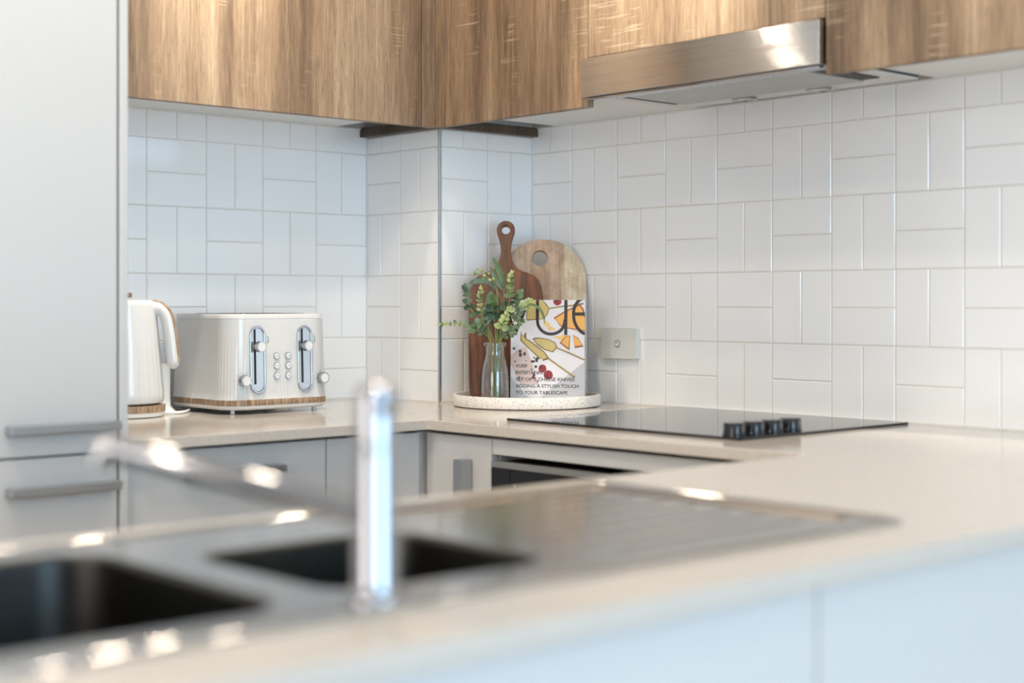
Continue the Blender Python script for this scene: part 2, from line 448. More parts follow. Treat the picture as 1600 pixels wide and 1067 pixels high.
# caulk lines
bm = BM()
box(bm, -1.292, PX, -.004, .001, CT, CT+.004); box(bm, PX-.004, PX, PY, 0, CT, CT+.004)
box(bm, PX, 0, PY-.004, PY, CT, CT+.004); box(bm, -.004, .001, -2.2, PY, CT, CT+.004)
box(bm, -.003, 0, PY-.003, PY, CT, 1.547); box(bm, PX-.003, PX, -.003, 0, CT, 1.547)
box(bm, -1.292, PX, -.004, .001, 1.566, 1.570); box(bm, -.004, .001, -2.2, PY, 1.566, 1.570)
struct('trim_sealant', bm, M['caulk'])

# ------------------------------------------------------------------ worktop (U shape with sink cut-out)
AF, BF = -.663, -.640       # front edges of the two wall runs
PF, PN = -1.592, -2.205     # far and near edge of the peninsula
PXL = -2.95
SX0, SX1, SY0, SY1 = -2.36, -1.145, -2.108, -1.645     # sink outline
xs = sorted([-1.292, PXL, SX0+.012, SX1-.012, BF, 0]); ys = sorted([PN, SY0+.012, SY1-.012, PF, AF, 0])
def keep(x, y):
    if SX0+.012 < x < SX1-.012 and SY0+.012 < y < SY1-.012: return False
    if y < PF: return True
    if x > BF: return True
    return y > AF and x > -1.292
bm = BM(); grid_slab(bm, xs, ys, keep, CT-.02, CT)
wt = obj('worktop', bm, M['stone'], bevel=.0016, seg=3)
props(wt, 'cream stone worktop running along both tiled walls and out over the sink run', 'worktop')

# ------------------------------------------------------------------ cabinets, lower
def bar_handle(name, parent, x0, x1, y0, y1, z0, z1):
    return boxo(name, (x0, x1, y0, y1, z0, z1), M['alu'], parent, bevel=.0015)
FA, FB = -.628, -.618       # door faces: wall_back run (y), wall_right run (x)
# drawer unit by the tall cabinet
c = empty('base_cabinet', (-1.078, -.31, 0), 0, 'white base cabinet with drawers under the toaster and kettle', 'cabinet')
def child(o, root):         # geometry is authored in room coordinates
    o.matrix_parent_inverse = Matrix.LocRotScale(root.location, root.rotation_euler, None).inverted(); return o
def cbox(name, b, m, root, bevel=None): return child(boxo(name, b, m, root, bevel), root)
cbox('body', (-1.290, -.8655, FA+.019, -.02, .10, .872), M['carcass'], c)
d = cbox('drawer', (-1.289, -.8655, FA, FA+.018, .722, .872), M['cab'], c, .0015)
bar_handle('handle', d, -1.175, -.972, FA-.028, FA-.001, .820, .834)
d = cbox('drawer', (-1.289, -.8655, FA, FA+.018, .42, .718), M['cab'], c, .0015)
bar_handle('handle', d, -1.175, -.972, FA-.028, FA-.001, .665, .679)
d = cbox('drawer', (-1.289, -.8655, FA, FA+.018, .12, .416), M['cab'], c, .0015)
cbox('toe_kick', (-1.290, -.8655, FA+.06, FA+.07, 0, .10), M['cab'], c)
c = empty('corner_cabinet', (-.40, -.40, 0), 0, 'white corner base cabinet, plain door beside a door with a vertical handle', 'cabinet')
bm = BM(); box(bm, -.8635, -.02, FA+.019, -.02, .10, .872); box(bm, FB+.019, -.02, -.8315, FA+.019, .10, .872)
child(obj('body', bm, M['carcass'], c), c)
cbox('door', (-.8625, -.634, FA, FA+.018, .12, .872), M['cab'], c, .0015)
d = cbox('door', (FB, FB+.018, -.8315, -.632, .12, .872), M['cab'], c, .0015)
bar_handle('handle', d, FB-.028, FB-.001, -.776, -.748, .66, .827)
cbox('toe_kick', (FB+.06, FB+.07, -.8315, -.632, 0, .10), M['cab'], c)
# oven
c = empty('oven_housing', (-.31, -1.13, 0), 0, 'white housing panel over the built-in oven, below the cooktop', 'cabinet')
bm = BM(); box(bm, FB+.02, -.02, -1.434, -1.432, .1, .872); box(bm, FB+.02, -.02, -.8365, -.8345, .1, .872); box(bm, FB+.02, -.02, -1.432, -.8365, .10, .118)
child(obj('body', bm, M['carcass'], c), c)
cbox('filler_panel', (FB, FB+.018, -1.431, -.8345, .842, .872), M['cab'], c, .001)
cbox('toe_kick', (FB+.06, FB+.07, -1.431, -.8345, 0, .10), M['cab'], c)
o = empty('oven', (-.31, -1.13, .12), 0, 'built-in black glass oven with a steel top trim under the worktop', 'oven')
cbox('body', (FB+.012, -.06, -1.428, -.8375, .122, .828), M['black'], o)
cbox('top_trim', (FB-.006, FB+.010, -1.428, -.8375, .818, .831), M['trim_steel'], o, .001)
cbox('control_panel', (FB-.006, FB+.011, -1.428, -.8375, .722, .8175), M['blackglass'], o, .001)
bm = BM(); box(bm, FB-.0066, FB-.0058, -.9075, -.9045, .783, .790); child(obj('display_mark', bm, M['grey'], o), o)
dr = cbox('door', (FB-.010, FB+.011, -1.428, -.8375, .13, .716), M['blackglass'], o, .002)
bm = BM(); tube(bm, [(FB-.05, -.90, .665), (FB-.05, -1.37, .665)], .008); tube(bm, [(FB-.05, -.93, .665), (FB-.008, -.93, .665)], .006); tube(bm, [(FB-.05, -1.34, .665), (FB-.008, -1.34, .665)], .006)
obj('handle', bm, M['trim_steel'], dr, smooth=True)
c = empty('base_cabinet', (-.31, -1.51, 0), 0, 'white base cabinet tucked into the corner between cooktop and sink run', 'cabinet')
cbox('body', (FB+.03, -.02, -1.60, -1.436, .10, .872), M['carcass'], c)
cbox('door', (FB+.010, FB+.028, -1.585, -1.438, .12, .855), M['cab'], c, .0015)
cbox('toe_kick', (FB+.06, FB+.07, -1.585, -1.438, 0, .10), M['cab'], c)
# tall cabinet at the left
c = empty('tall_cabinet', (-1.60, -.32, 0), 0, 'tall white cabinet with bar handles beside the kettle', 'cabinet')
cbox('side_panel', (-1.3075, -1.292, -.642, -.001, 0, 2.25), M['cab'], c, .001)
cbox('body', (-1.93, -1.308, -.605, -.001, .1, 2.25), M['carcass'], c)
d = cbox('door', (-1.909, -1.3115, -.640, -.621, .881, 2.24), M['cab'], c, .0015)
bar_handle('handle', d, -1.512, -1.316, -.668, -.641, .919, .934)
d = cbox('drawer', (-1.909, -1.3115, -.640, -.621, .60, .877), M['cab'], c, .0015)
bar_handle('handle', d, -1.512, -1.316, -.668, -.641, .817, .832)
d = cbox('drawer', (-1.909, -1.3115, -.640, -.621, .12, .596), M['cab'], c, .0015)
cbox('toe_kick', (-1.91, -1.308, -.57, -.56, 0, .10), M['cab'], c)
# peninsula
c = empty('peninsula_cabinet', (-1.45, -1.9, 0), 0, 'white sink cabinet run with a plain panelled back, nearest the viewer', 'cabinet')
bm = BM(); box(bm, -2.9, -2.875, -2.165, -1.64, 0, .878); box(bm, -2.875, -.63, -1.66, -1.64, .1, .878); box(bm, -2.875, -.03, -2.165, -2.155, 0, .878)
child(obj('body', bm, M['carcass'], c), c)
for x0, x1 in ((-2.9, -2.1065), (-2.1035, -1.4105), (-1.4075, -.7085), (-.7055, -.003)):
    cbox('back_panel', (x0, x1, -2.185, -2.166, .0, .8785), M['cab'], c, .001)
for x0, x1 in ((-2.87, -2.30), (-2.297, -1.80), (-1.797, -1.25), (-1.247, -.66)):
    cbox('door', (x0, x1, -1.639, -1.621, .12, .868), M['cab'], c, .001)

# ------------------------------------------------------------------ cabinets, upper
ZB, ZD = 1.570, 1.541
UA, UB = -.330, -.350
TOP = 2.22
c = empty('wall_cabinet', (-.85, -.16, ZB), 0, 'oak-look wall cabinet above the kettle and toaster', 'cabinet')
cbox('body', (-1.292, -.392, UA+.019, -.001, ZB, TOP), M['carcass'], c)
cbox('door', (-1.290, -.3905, UA, UA+.018, ZD, TOP), M['oak'], c, .0008)
c = empty('corner_filler', (-.36, -.34, ZD), 0, 'narrow oak-look filler strips where the two rows of wall cabinets meet', 'filler panel')
cbox('panel', (-.3885, UB, UA, UA+.018, ZD, TOP), M['oak'], c, .0006)
cbox('panel', (UB, UB+.018, -.3635, UA-.0005, ZD, TOP), M['oak'], c, .0006)
c = empty('wall_cabinet', (-.17, -.6, ZB), 0, 'oak-look wall cabinet between the tiled column and the rangehood', 'cabinet')
cbox('body', (UB+.019, -.001, -.828, -.366, ZB, TOP), M['carcass'], c)
cbox('door', (UB, UB+.018, -.8285, -.3655, ZD, TOP), M['oak'], c, .0008)
c = empty('wall_cabinet', (-.17, -1.12, 1.65), 0, 'oak-look wall cabinet directly above the rangehood', 'cabinet')
cbox('body', (UB+.019, -.001, -1.422, -.831, 1.66, TOP), M['carcass'], c)
cbox('door', (UB, UB+.018, -1.4225, -.8315, 1.6425, TOP), M['oak'], c, .0008)
c = empty('wall_cabinet', (-.17, -1.83, ZB), 0, 'oak-look wall cabinet past the rangehood, above the bare wall tiles', 'cabinet')
cbox('body', (UB+.019, -.001, -2.2, -1.426, ZB, TOP), M['carcass'], c)
cbox('door', (UB, UB+.018, -2.2, -1.4245, ZD, TOP), M['oak'], c, .0008)
c = boxo('column_cap_board', (-.322, -.0005, -.306, -.0005, 1.5475, 1.5695), M['oak_dark'], None, .0006)
props(c, 'dark oak-look capping board on top of the tiled corner column', 'board')
bm = BM(); box(bm, -1.94, 0, UA+.0, .0, TOP+.001, CEIL); box(bm, UB, 0, -2.2, UA, TOP+.001, CEIL); struct('trim_bulkhead', bm, M['plaster'])

# ------------------------------------------------------------------ rangehood
h = empty('rangehood', (-.2, -1.124, 1.56), 0, 'stainless steel slide-out rangehood under the oak-look wall cabinets', 'rangehood')
cbox('front_panel', (UB-.016, UB+.012, -1.4215, -.8265, 1.5585, 1.6385), M['hood_steel'], h, .0012)
cbox('visor_lip', (UB-.006, UB+.02, -1.415, -.833, 1.5535, 1.558), M['chrome'], h, .0008)
bm = BM(); box(bm, -.330, -.055, -1.4215, -.833, 1.5625, 1.64); child(obj('body', bm, mat('hood_white_panel', (.70, .68, .65), .45), h), h)
cbox('grease_filter', (-.325, -.135, -1.355, -.905, 1.557, 1.5622), M['mesh_steel'], h, .001)
for y0, y1 in ((-.903, -.875), (-1.390, -1.357)):
    cbox('vent_slot', (-.300, -.135, y0, y1, 1.5600, 1.5624), M['black'], h)
for y in (-1.035, -1.224):
    bm = BM(); lathe(bm, [(.025, 1.5624), (.026, 1.5575), (.0235, 1.5565), (.0215, 1.5580), (.0205, 1.5605)], 32, (-.097, y), cap0=False, cap1=False)
    r = child(obj('lamp_ring', bm, M['alu'], h, smooth=True), h)
    bm = BM(); lathe(bm, [(.0205, 1.5622), (.0203, 1.5606), (.012, 1.5598)], 32, (-.097, y)); obj('lamp_lens', bm, M['lens'], r, smooth=True)
bm = BM(); box(bm, -.33, -.055, -1.4237, -1.4222, 1.566, 1.5695); child(obj('edge_gap_shade', bm, M['shadow_gap'], h), h)  # solid dark strip painting in the shade of the gap

# ------------------------------------------------------------------ sink
s = empty('sink', ((SX0+SX1)/2, (SY0+SY1)/2, CT), 0, 'stainless steel double-bowl sink with drainboard set in the nearest worktop', 'sink')
zt = CT+.0025
b1 = (-2.24, -1.888, -2.055, -1.700); b2 = (-1.838, -1.592, -2.035, -1.785)
bowls = [rrect(*b1, .055, 10), rrect(*b2, .045, 10)]
bm = BM()
outer = rrect(SX0, SX1, SY0, SY1, .012, 5)
deck_in = rrect(SX0+.010, SX1-.010, SY0+.010, SY1-.010, .010, 5)
f, lp = sheet(bm, deck_in, [rrect(-1.545, SX1-.035, SY0+.035, SY1-.035, .03, 6)]+bowls, lambda a, b: (a, b, zt))
# pressed drainer
dr = [bm.verts.new((x, y, zt-.0025)) for x, y in rrect(-1.538, SX1-.042, SY0+.042, SY1-.042, .026, 6)]
ring_strip(bm, lp[1], dr); bm.faces.new(dr)
child(obj('deck', bm, M['sink_steel'], s), s)
bm = BM(); rr_ = []
for k_ in range(9):
    a_ = PI*k_/8; ins = .0052-.0052*math.cos(a_); hz = .0042*math.sin(a_)
    rr_.append([bm.verts.new((x, y, (CT+.0003)*(1-k_/8)+zt*(k_/8)+hz)) for x, y in rrect(SX0+ins, SX1-ins, SY0+ins, SY1-ins, .012, 5)])
for a, b in zip(rr_, rr_[1:]): ring_strip(bm, a, b)
child(obj('rim', bm, M['polished'], s, smooth='all'), s)
bm = BM()
for k in range(7):
    y = SY0+.085+k*.05
    tube(bm, [(-1.50, y, zt-.0027), (-1.22, y, zt-.0025)], .003, 8, flat=(.4, 1))
child(obj('drainer_rib', bm, M['sink_steel'], s, smooth=True), s)
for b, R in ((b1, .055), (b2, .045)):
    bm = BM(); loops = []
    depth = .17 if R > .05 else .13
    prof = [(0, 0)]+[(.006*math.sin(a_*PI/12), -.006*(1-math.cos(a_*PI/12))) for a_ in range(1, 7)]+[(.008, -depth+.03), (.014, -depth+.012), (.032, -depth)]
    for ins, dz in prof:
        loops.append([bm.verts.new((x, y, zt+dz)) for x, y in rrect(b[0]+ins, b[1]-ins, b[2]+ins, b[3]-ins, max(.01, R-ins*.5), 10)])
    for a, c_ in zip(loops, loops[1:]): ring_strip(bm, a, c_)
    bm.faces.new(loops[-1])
    bo = child(obj('bowl', bm, M['bowl_shade_steel'], s, smooth='all'), s)
    sm = bo.modifiers.new('thick', 'SOLIDIFY'); sm.thickness = .001
    bm = BM(); cx, cy = (b[0]+b[1])/2, (b[2]+b[3])/2
    lathe(bm, [(.038, zt-depth+.0005), (.037, zt-depth+.003), (.028, zt-depth+.0025), (.010, zt-depth+.0015)], 28, (cx, cy)); obj('drain', bm, M['chrome'], bo, smooth=True)

# ------------------------------------------------------------------ tap
tx, ty = -1.832, -2.072
t = empty('kitchen_tap', (tx, ty, zt), 0, 'chrome mixer tap with a slim swivel spout standing at the sink', 'tap')
t0 = zt
bm = BM(); lathe(bm, [(.025, t0), (.025, t0+.004), (.0235, t0+.007), (.019, t0+.009), (.0175, t0+.013), (.0165, t0+.12)], 40, (tx, ty))
child(obj('body', bm, M['chrome'], t, smooth=True), t)
bm = BM(); lathe(bm, [(.0155, t0+.1205), (.0155, t0+.1225), (.0168, t0+.1235), (.0165, t0+.160), (.0150, t0+.166), (.010, t0+.1695), (.003, t0+.1705)], 40, (tx, ty))
hd = child(obj('handle', bm, M['chrome'], t, smooth=True), t)
bm = BM(); tube(bm, [(tx-.004, ty-.012, t0+.150), (tx-.016, ty-.050, t0+.163)], [.0042, .0036], 14)
obj('lever_pin', bm, M['chrome'], hd, smooth=True)
bm = BM()
dirv = Vector((-.66, .75, 0)).normalized()
base = Vector((tx, ty, t0+.066))
pts = [base+dirv*.010, base+dirv*.06+Vector((0,0,.014)), base+dirv*.14+Vector((0,0,.034)), base+dirv*.206+Vector((0,0,.0500)), base+dirv*.216+Vector((0,0,.0505)), base+dirv*.223+Vector((0,0,.046)), base+dirv*.225+Vector((0,0,.036))]
tube(bm, smooth_path(pts, 6), .0102, 20)
child(obj('spout', bm, M['chrome'], t, smooth=True), t)

# ------------------------------------------------------------------ cooktop
k = empty('cooktop', (-.275, -1.08, CT), 0, 'black glass electric cooktop let into the worktop below the rangehood', 'cooktop')
bm = BM(); prism(bm, rrect(-.535, -.022, -1.381, -.782, .004, 3), [], lambda a, b: (a, b, CT+.0002), (0, 0, .0048))
child(obj('glass_top', bm, M['blackglass'], k, bevel=.001), k)
for i, x in enumerate((-.498, -.445, -.392, -.339)):
    y = -1.338
    bm = BM()
    lathe(bm, [(.0212, CT+.0051), (.0212, CT+.0072), (.0196, CT+.0085), (.0194, CT+.025), (.0182, CT+.0270), (.004, CT+.0274)], 36, (x, y))
    kn = child(obj('knob', bm, M['blackpl'], k, smooth=True), k)
    bm = BM(); box(bm, x-.0008, x+.0008, y-.0200, y-.0193, CT+.012, CT+.024); box(bm, x-.0008, x+.0008, y-.0175, y-.003, CT+.0268, CT+.0276)
    obj('pointer_mark', bm, M['grey'], kn)

# ------------------------------------------------------------------ power point
g = empty('power_point', (-.0, -.593, 1.0418), 0, 'white wall plate with one round switch on the tiles beside the tray', 'switch')
bm = BM(); prism(bm, rrect(-.650, -.536, 1.006, 1.077, .003, 4), [], lambda a, b: (-.0005, a, b), (-.0125, 0, 0))
child(obj('plate', bm, M['plate'], g, bevel=.002), g)
bm = BM()
ringp = [(.0078, 0), (.0078, .0012), (.0060, .0012), (.0060, 0)]
def discx(bm, x, y, z, r, t, n=28): prism(bm, circle(0, 0, r, n), [], lambda a, b: (x, y+a, z+b), (-t, 0, 0))
prism(bm, circle(0, 0, .0092), [circle(0, 0, .0072)], lambda a, b: (-.013, -.590+a, 1.041+b), (-.0010, 0, 0))
child(obj('switch_ring', bm, M['grey'], g), g)
bm = BM(); discx(bm, -.013, -.590, 1.041, .0062, .0025)
sw = child(obj('switch', bm, M['plastic'], g, bevel=.0006), g)
bm = BM(); box(bm, -.0159, -.0155, -.5935, -.5865, 1.0425, 1.044); obj('switch_mark', bm, M['black'], sw)

# ------------------------------------------------------------------ toaster
TX0, TX1, TY0, TY1 = -.884, -.614, -.303, -.036
tc = ((TX0+TX1)/2, (TY0+TY1)/2)
ts = empty('toaster', (tc[0], tc[1], CT), 0, 'cream four-slice toaster with chrome levers and a wood-look band', 'toaster')
W2, D2 = (TX1-TX0)/2, (TY1-TY0)/2
def tloop(inset, r, dense=14):
    """rounded square, resampled evenly"""
    p = rrect(-W2+inset, W2-inset, -D2+inset, D2-inset, r, dense)
    out = []; n = len(p)
    for i in range(n):
        a = Vector(p[i]); b = Vector(p[(i+1) % n]); d = (b-a).length; kk = max(1, int(d/.0016))
        for j in range(kk): out.append(a.lerp(b, j/kk))
    return out
base_loop = tloop(0, .050)
NB = len(base_loop)
arc = [0]
for i in range(1, NB): arc.append(arc[-1]+(base_loop[i]-base_loop[i-1]).length)
def sstep(a, b, x): x = max(0, min(1, (x-a)/(b-a))); return x*x*(3-2*x)
def tring(bm, scale, z, flute=0.0):
    vs = []
    for i, p in enumerate(base_loop):
        q = p*scale
        n = Vector((p.x/W2, p.y/D2)); n = Vector((math.copysign(abs(n.x)**5, n.x), math.copysign(abs(n.y)**5, n.y))).normalized()
        fr = 1.0
        if p.y < -D2+.02:                       # lever face stays plain in its upper part
            u = (p.x+W2)/(2*W2); fr = 1-sstep(.12, .26, u)*(1 if z > .062 else sstep(.045, .062, z))
        ph = (arc[i]/.0078) % 1.0
        q = q + n*(-flute*fr*abs(2*ph-1))
        vs.append(bm.verts.new((tc[0]+q.x, tc[1]+q.y, CT+z)))
    return vs
zs = [(1.000, .031, 0), (1.0, .0315, .0010), (.996, .045, .0013), (.992, .06, .0013), (.985, .085, .0012), (.977, .115, .0009), (.969, .145, .0005), (.963, .175, .0001), (.958, .1985, 0)]
bm = BM()
rings = [tring(bm, *z) for z in zs]
for a, b in zip(rings, rings[1:]): ring_strip(bm, a, b)
bm.faces.new(rings[0][::-1])
last = rings[-1]
r2 = tring(bm, .958, .1995, 0); rg = tring(bm, .9535, .1998, 0); rh = tring(bm, .9535, .2018, 0); ri = tring(bm, .957, .2022, 0); rj = tring(bm, .953, .2095, 0); rk = tring(bm, .940, .2125, 0)
for a, b in zip([last, r2, rg, rh, ri, rj], [r2, rg, rh, ri, rj, rk]): ring_strip(bm, a, b)
bm.faces.new(rk)
child(obj('body', bm, M['glossw'], ts, smooth=True), ts)
bm = BM(); a = [tring(bm, s_, z_) for s_, z_ in ((1.0, .0185), (1.003, .019), (1.003, .0302), (.998, .031))]
for p, q in zip(a, a[1:]): ring_strip(bm, p, q)
bm.faces.new(a[0][::-1]); bm.faces.new(a[-1])
child(obj('wood_band', bm, M['band'], ts, smooth=True), ts)
bm = BM(); a = [tring(bm, s_, z_) for s_, z_ in ((.90, .0085), (.96, .0095), (.99, .013), (.996, .0183))]
for p, q in zip(a, a[1:]): ring_strip(bm, p, q)
bm.faces.new(a[0][::-1]); bm.faces.new(a[-1])
child(obj('base', bm, M['glossw'], ts, smooth=True), ts)
for fx in (-.855, -.648):
    for fy in (-.272, -.076):
        bm = BM(); lathe(bm, [(.0042, CT+.0005), (.005, CT+.001), (.0042, CT+.0086)], 16, (fx, fy)); child(obj('foot', bm, M['plastic'], ts, smooth=True), ts)
bm = BM()
for sy in (-.235, -.195, -.155, -.115): box(bm, -.845, -.657, sy-.013, sy+.013, CT+.2126, CT+.2132)
child(obj('bread_slot', bm, M['black'], ts), ts)
def fy_at(z): # y of the lever face at height z above the worktop
    s_ = 1.0 - (1.0-.958)*max(0, min(1, (z-.031)/(.1985-.031)))
    return tc[1]-D2*s_
def on_face(bm, outer, holes, t, off=0.0, mi=0):
    prism(bm, outer, holes, lambda a, b: (a, fy_at(b-CT)-off, b), (0, -t, 0), mi)
def stad(cx, w, z0, z1, n=12):
    r = w/2; return [(cx+r*math.cos(a), z1-r+r*math.sin(a)) for a in [PI*k/n for k in range(n+1)]] + [(cx+r*math.cos(a), z0+r+r*math.sin(a)) for a in [PI+PI*k/n for k in range(n+1)]]
M['slotmetal'] = mat('lever_recess_metal', (.62, .64, .67), .22, .8)
for cx, kx in ((-.811, -.8464), (-.6915, -.6476)):
    bm = BM(); on_face(bm, stad(cx, .038, .944, 1.087), [stad(cx, .030, .9485, 1.0825)], .0035)
    sl = child(obj('lever_surround', bm, M['chrome'], ts, bevel=.0008), ts)
    bm = BM(); on_face(bm, stad(cx, .0296, .9487, 1.0823), [], .0012)
    obj('recess_plate', bm, M['slotmetal'], sl)
    bm = BM(); on_face(bm, [(cx-.0095, .9635), (cx-.0045, .9635), (cx-.0045, 1.081), (cx-.0095, 1.081)], [], .0006, .0012)
    obj('lever_slit', bm, M['black'], sl)
    bm = BM(); yy = fy_at(.143)
    for k_, (r_, y0_, y1_) in enumerate(((.0065, .001, .014), (.0118, .013, .024))):
        prism(bm, circle(0, 0, r_), [], lambda a, b: (cx-.004+a, yy-y0_, 1.0435+b), (0, -(y1_-y0_), 0))
    lv = child(obj('lever', bm, M['chrome'], ts, bevel=.001), ts)
    bm = BM(); prism(bm, circle(0, 0, .0092), [], lambda a, b: (cx-.004+a, yy-.0242, 1.0435+b), (0, -.0008, 0)); obj('lever_cap', bm, M['plastic'], lv)
    # browning dial
    yy = fy_at(.072)
    bm = BM(); prism(bm, circle(0, 0, .0125), [], lambda a, b: (kx+a, yy, .9722+b), (0, -.012, 0))
    dl = child(obj('dial', bm, M['chrome'], ts, bevel=.0012), ts)
    bm = BM(); prism(bm, circle(0, 0, .0098), [], lambda a, b: (kx+a, yy-.0122, .9722+b), (0, -.0008, 0)); obj('dial_cap', bm, M['plastic'], dl)
    bm = BM()
    for an in (100, 60, 140, 180, 220, 20, -20):
        a_ = math.radians(an); q = (kx+.0165*math.cos(a_), .9722+.0165*math.sin(a_))
        on_face(bm, circle(q[0], q[1], .0009, 8), [], .0004)
    child(obj('dial_marking', bm, M['grey'], ts), ts); bm = BM()
    on_face(bm, [(cx+.0225, 1.051), (cx+.0275, 1.051), (cx+.0295, 1.056), (cx+.0275, 1.064), (cx+.0225, 1.066), (cx+.0265, 1.062), (cx+.0275, 1.057), (cx+.0265, 1.054)], [], .0004)
    child(obj('toast_symbol', bm, M['grey'], ts), ts)
for bx in (-.7635, -.7345):
    for bz in (1.0227, 1.0018, .9803):
        bm = BM(); on_face(bm, circle(bx, bz, .0076, 24), [], .0022); bt = child(obj('button', bm, M['chrome'], ts, bevel=.0008), ts)
        bm = BM(); on_face(bm, circle(bx, bz, .0056, 20), [], .0006, .0022); obj('button_cap', bm, M['plastic'], bt)
        bm = BM(); on_face(bm, [(bx-.003, bz-.0006), (bx+.003, bz-.0006), (bx+.003, bz+.0006), (bx-.003, bz+.0006)], [], .0003, .0029); obj('button_symbol', bm, M['grey'], bt)

# ------------------------------------------------------------------ kettle
VIEW = math.radians(-42.16)
kx, ky = -1.054, -.160
kt = empty('kettle', (kx, ky, CT), VIEW, 'cream fluted kettle with a wood-look base ring beside the toaster', 'kettle')
def flk(a, z): return -.0011*abs(2*((a*34/(2*PI)) % 1)-1)*sstep(.215, .12, z) if .03 < z < .235 else 0
bm = BM()
prof = [(.060, .0265), (.078, .0268), (.0855, .030), (.0880, .038), (.0875, .05)]+[(.0872-(.0152)*((z-.05)/.18), z) for z in (.07, .09, .11, .13, .15, .17, .19, .21, .23)]+[(.0712, .236), (.069, .239)]
lathe(bm, prof, 34*8, (0, 0), rf=flk); obj('body', bm, M['glossw'], kt, smooth=True)
bm = BM(); lathe(bm, [(.067, .2392), (.066, .2415), (.050, .2435), (.02, .2445)], 48); ld = obj('lid', bm, M['glossw'], kt, smooth=True)
bm = BM(); lathe(bm, [(.010, .2445), (.010, .247), (.0215, .2475), (.0225, .249), (.0225, .256), (.0210, .2575)], 36); obj('lid_knob', bm, M['band'], ld, smooth=True)
bm = BM(); lathe(bm, [(.0900, .0105), (.0905, .011), (.0905, .0238), (.0895, .0245), (.06, .0248)], 64); bs_ = obj('base_ring', bm, M['band'], kt, smooth=True)
bm = BM(); lathe(bm, [(.070, .0005), (.0865, .0015), (.0890, .0050), (.0890, .0103)], 64); obj('power_base', bm, M['plastic'], kt, smooth=True)
hp = smooth_path([(.0665, 0, .224), (.079, 0, .2235), (.0905, 0, .214), (.0975, 0, .196), (.1025, 0, .166), (.1065, 0, .133), (.1085, 0, .117), (.1097, 0, .0985)], 6)
nn = len(hp); rads = [.0115+.0045*max(0, 1-i/9) if i < 9 else .0115 for i in range(nn)]
rads[-1] = .002; rads[-2] = .0070; rads[-3] = .0095; rads[-4] = .0108; rads[-5] = .0114
bm = BM(); tube(bm, hp, rads, 20, flat=(1.0, 1.15), up=(0, 1, 0)); hn = obj('handle', bm, M['glossw'], kt, smooth=True)
bm = BM()
off = []
for i, p in enumerate(hp[1:-4]):
    i += 1; tg = (hp[i+1]-hp[i-1]).normalized(); nrm = Vector((tg.z*-1, 0, tg.x)); nrm = nrm if nrm.x > 0 or nrm.z > 0 else -nrm
    off.append(p+nrm*(rads[i]*1.15-.0006))
tube(bm, off, .0026, 10, flat=(2.6, 1.0), up=(0, 1, 0)); obj('handle_inlay', bm, M['band'], hn, smooth=True)
# spout on the far side
bm = BM(); v_ = [bm.verts.new(p) for p in ((-.070, -.022, .238), (-.070, .022, .238), (-.098, 0, .240), (-.074, -.018, .195), (-.074, .018, .195))]
for f_ in ((0, 1, 2), (0, 2, 3), (1, 4, 2), (2, 4, 3)): bm.faces.new([v_[i] for i in f_])
obj('spout', bm, M['glossw'], kt)

# slim white canister behind the kettle
cn = empty('canister', (-.920, -.148, CT), 0, 'slim white canister with a flared foot, between kettle and toaster', 'canister')
cn.location = (-.9365, -.1155, CT)
bm = BM(); lathe(bm, [(.030, .0005), (.031, .003), (.026, .008), (.0205, .014), (.0195, .03), (.0195, .095), (.018, .102), (.010, .106)], 40); obj('body', bm, M['plastic'], cn, smooth=True)
bm = BM(); prism(bm, rrect(-.003, .003, -.004, .004, .001, 2), [rrect(-.002, .002, -.003, .003, .0006, 2)], lambda a, b: (a*math.cos(VIEW)+.0194*math.sin(VIEW), a*math.sin(VIEW)-.0194*math.cos(VIEW), .033+b), (-.0005*math.sin(VIEW)*-1, -.0005, 0))
obj('mark', bm, M['grey'], cn)
# cord
bm = BM(); tube(bm, smooth_path([(-.972, -.170, CT+.0045), (-.935, -.185, CT+.0035), (-.900, -.160, CT+.0035), (-.850, -.100, CT+.0035), (-.79, -.060, CT+.0035), (-.74, -.085, CT+.0035), (-.70, -.15, CT+.0035), (-.668, -.13, CT+.0035), (-.60, -.06, CT+.0035), (-.55, -.03, CT+.0035)], 8), .003, 10)
o = child(obj('power_cord', bm, M['plastic'], kt, smooth=True), kt)

# ------------------------------------------------------------------ tray
tr = empty('serving_tray', (-.204, -.4847, CT), 0)
tr.name = 'serving_tray'
bm = BM(); lathe(bm, [(.160, .0005), (.1685, .0025), (.170, .006), (.170, .0255), (.1685, .0275), (.1625, .0275), (.1615, .0255), (.1610, .0115), (.158, .0095)], 128)
obj('tray_body', bm, M['terrazzo'], tr, smooth=True)
props(tr, 'round white terrazzo tray holding boards, box and vase by the corner', 'tray')
ZT = CT+.0097

# ------------------------------------------------------------------ boards (local x to the right, y away from the camera, z up)
def lean(o, deg): o.rotation_euler = (math.radians(-deg), 0, VIEW); return o
def mirror_outline(half): return half + [(-x, z) for x, z in half[::-1]]
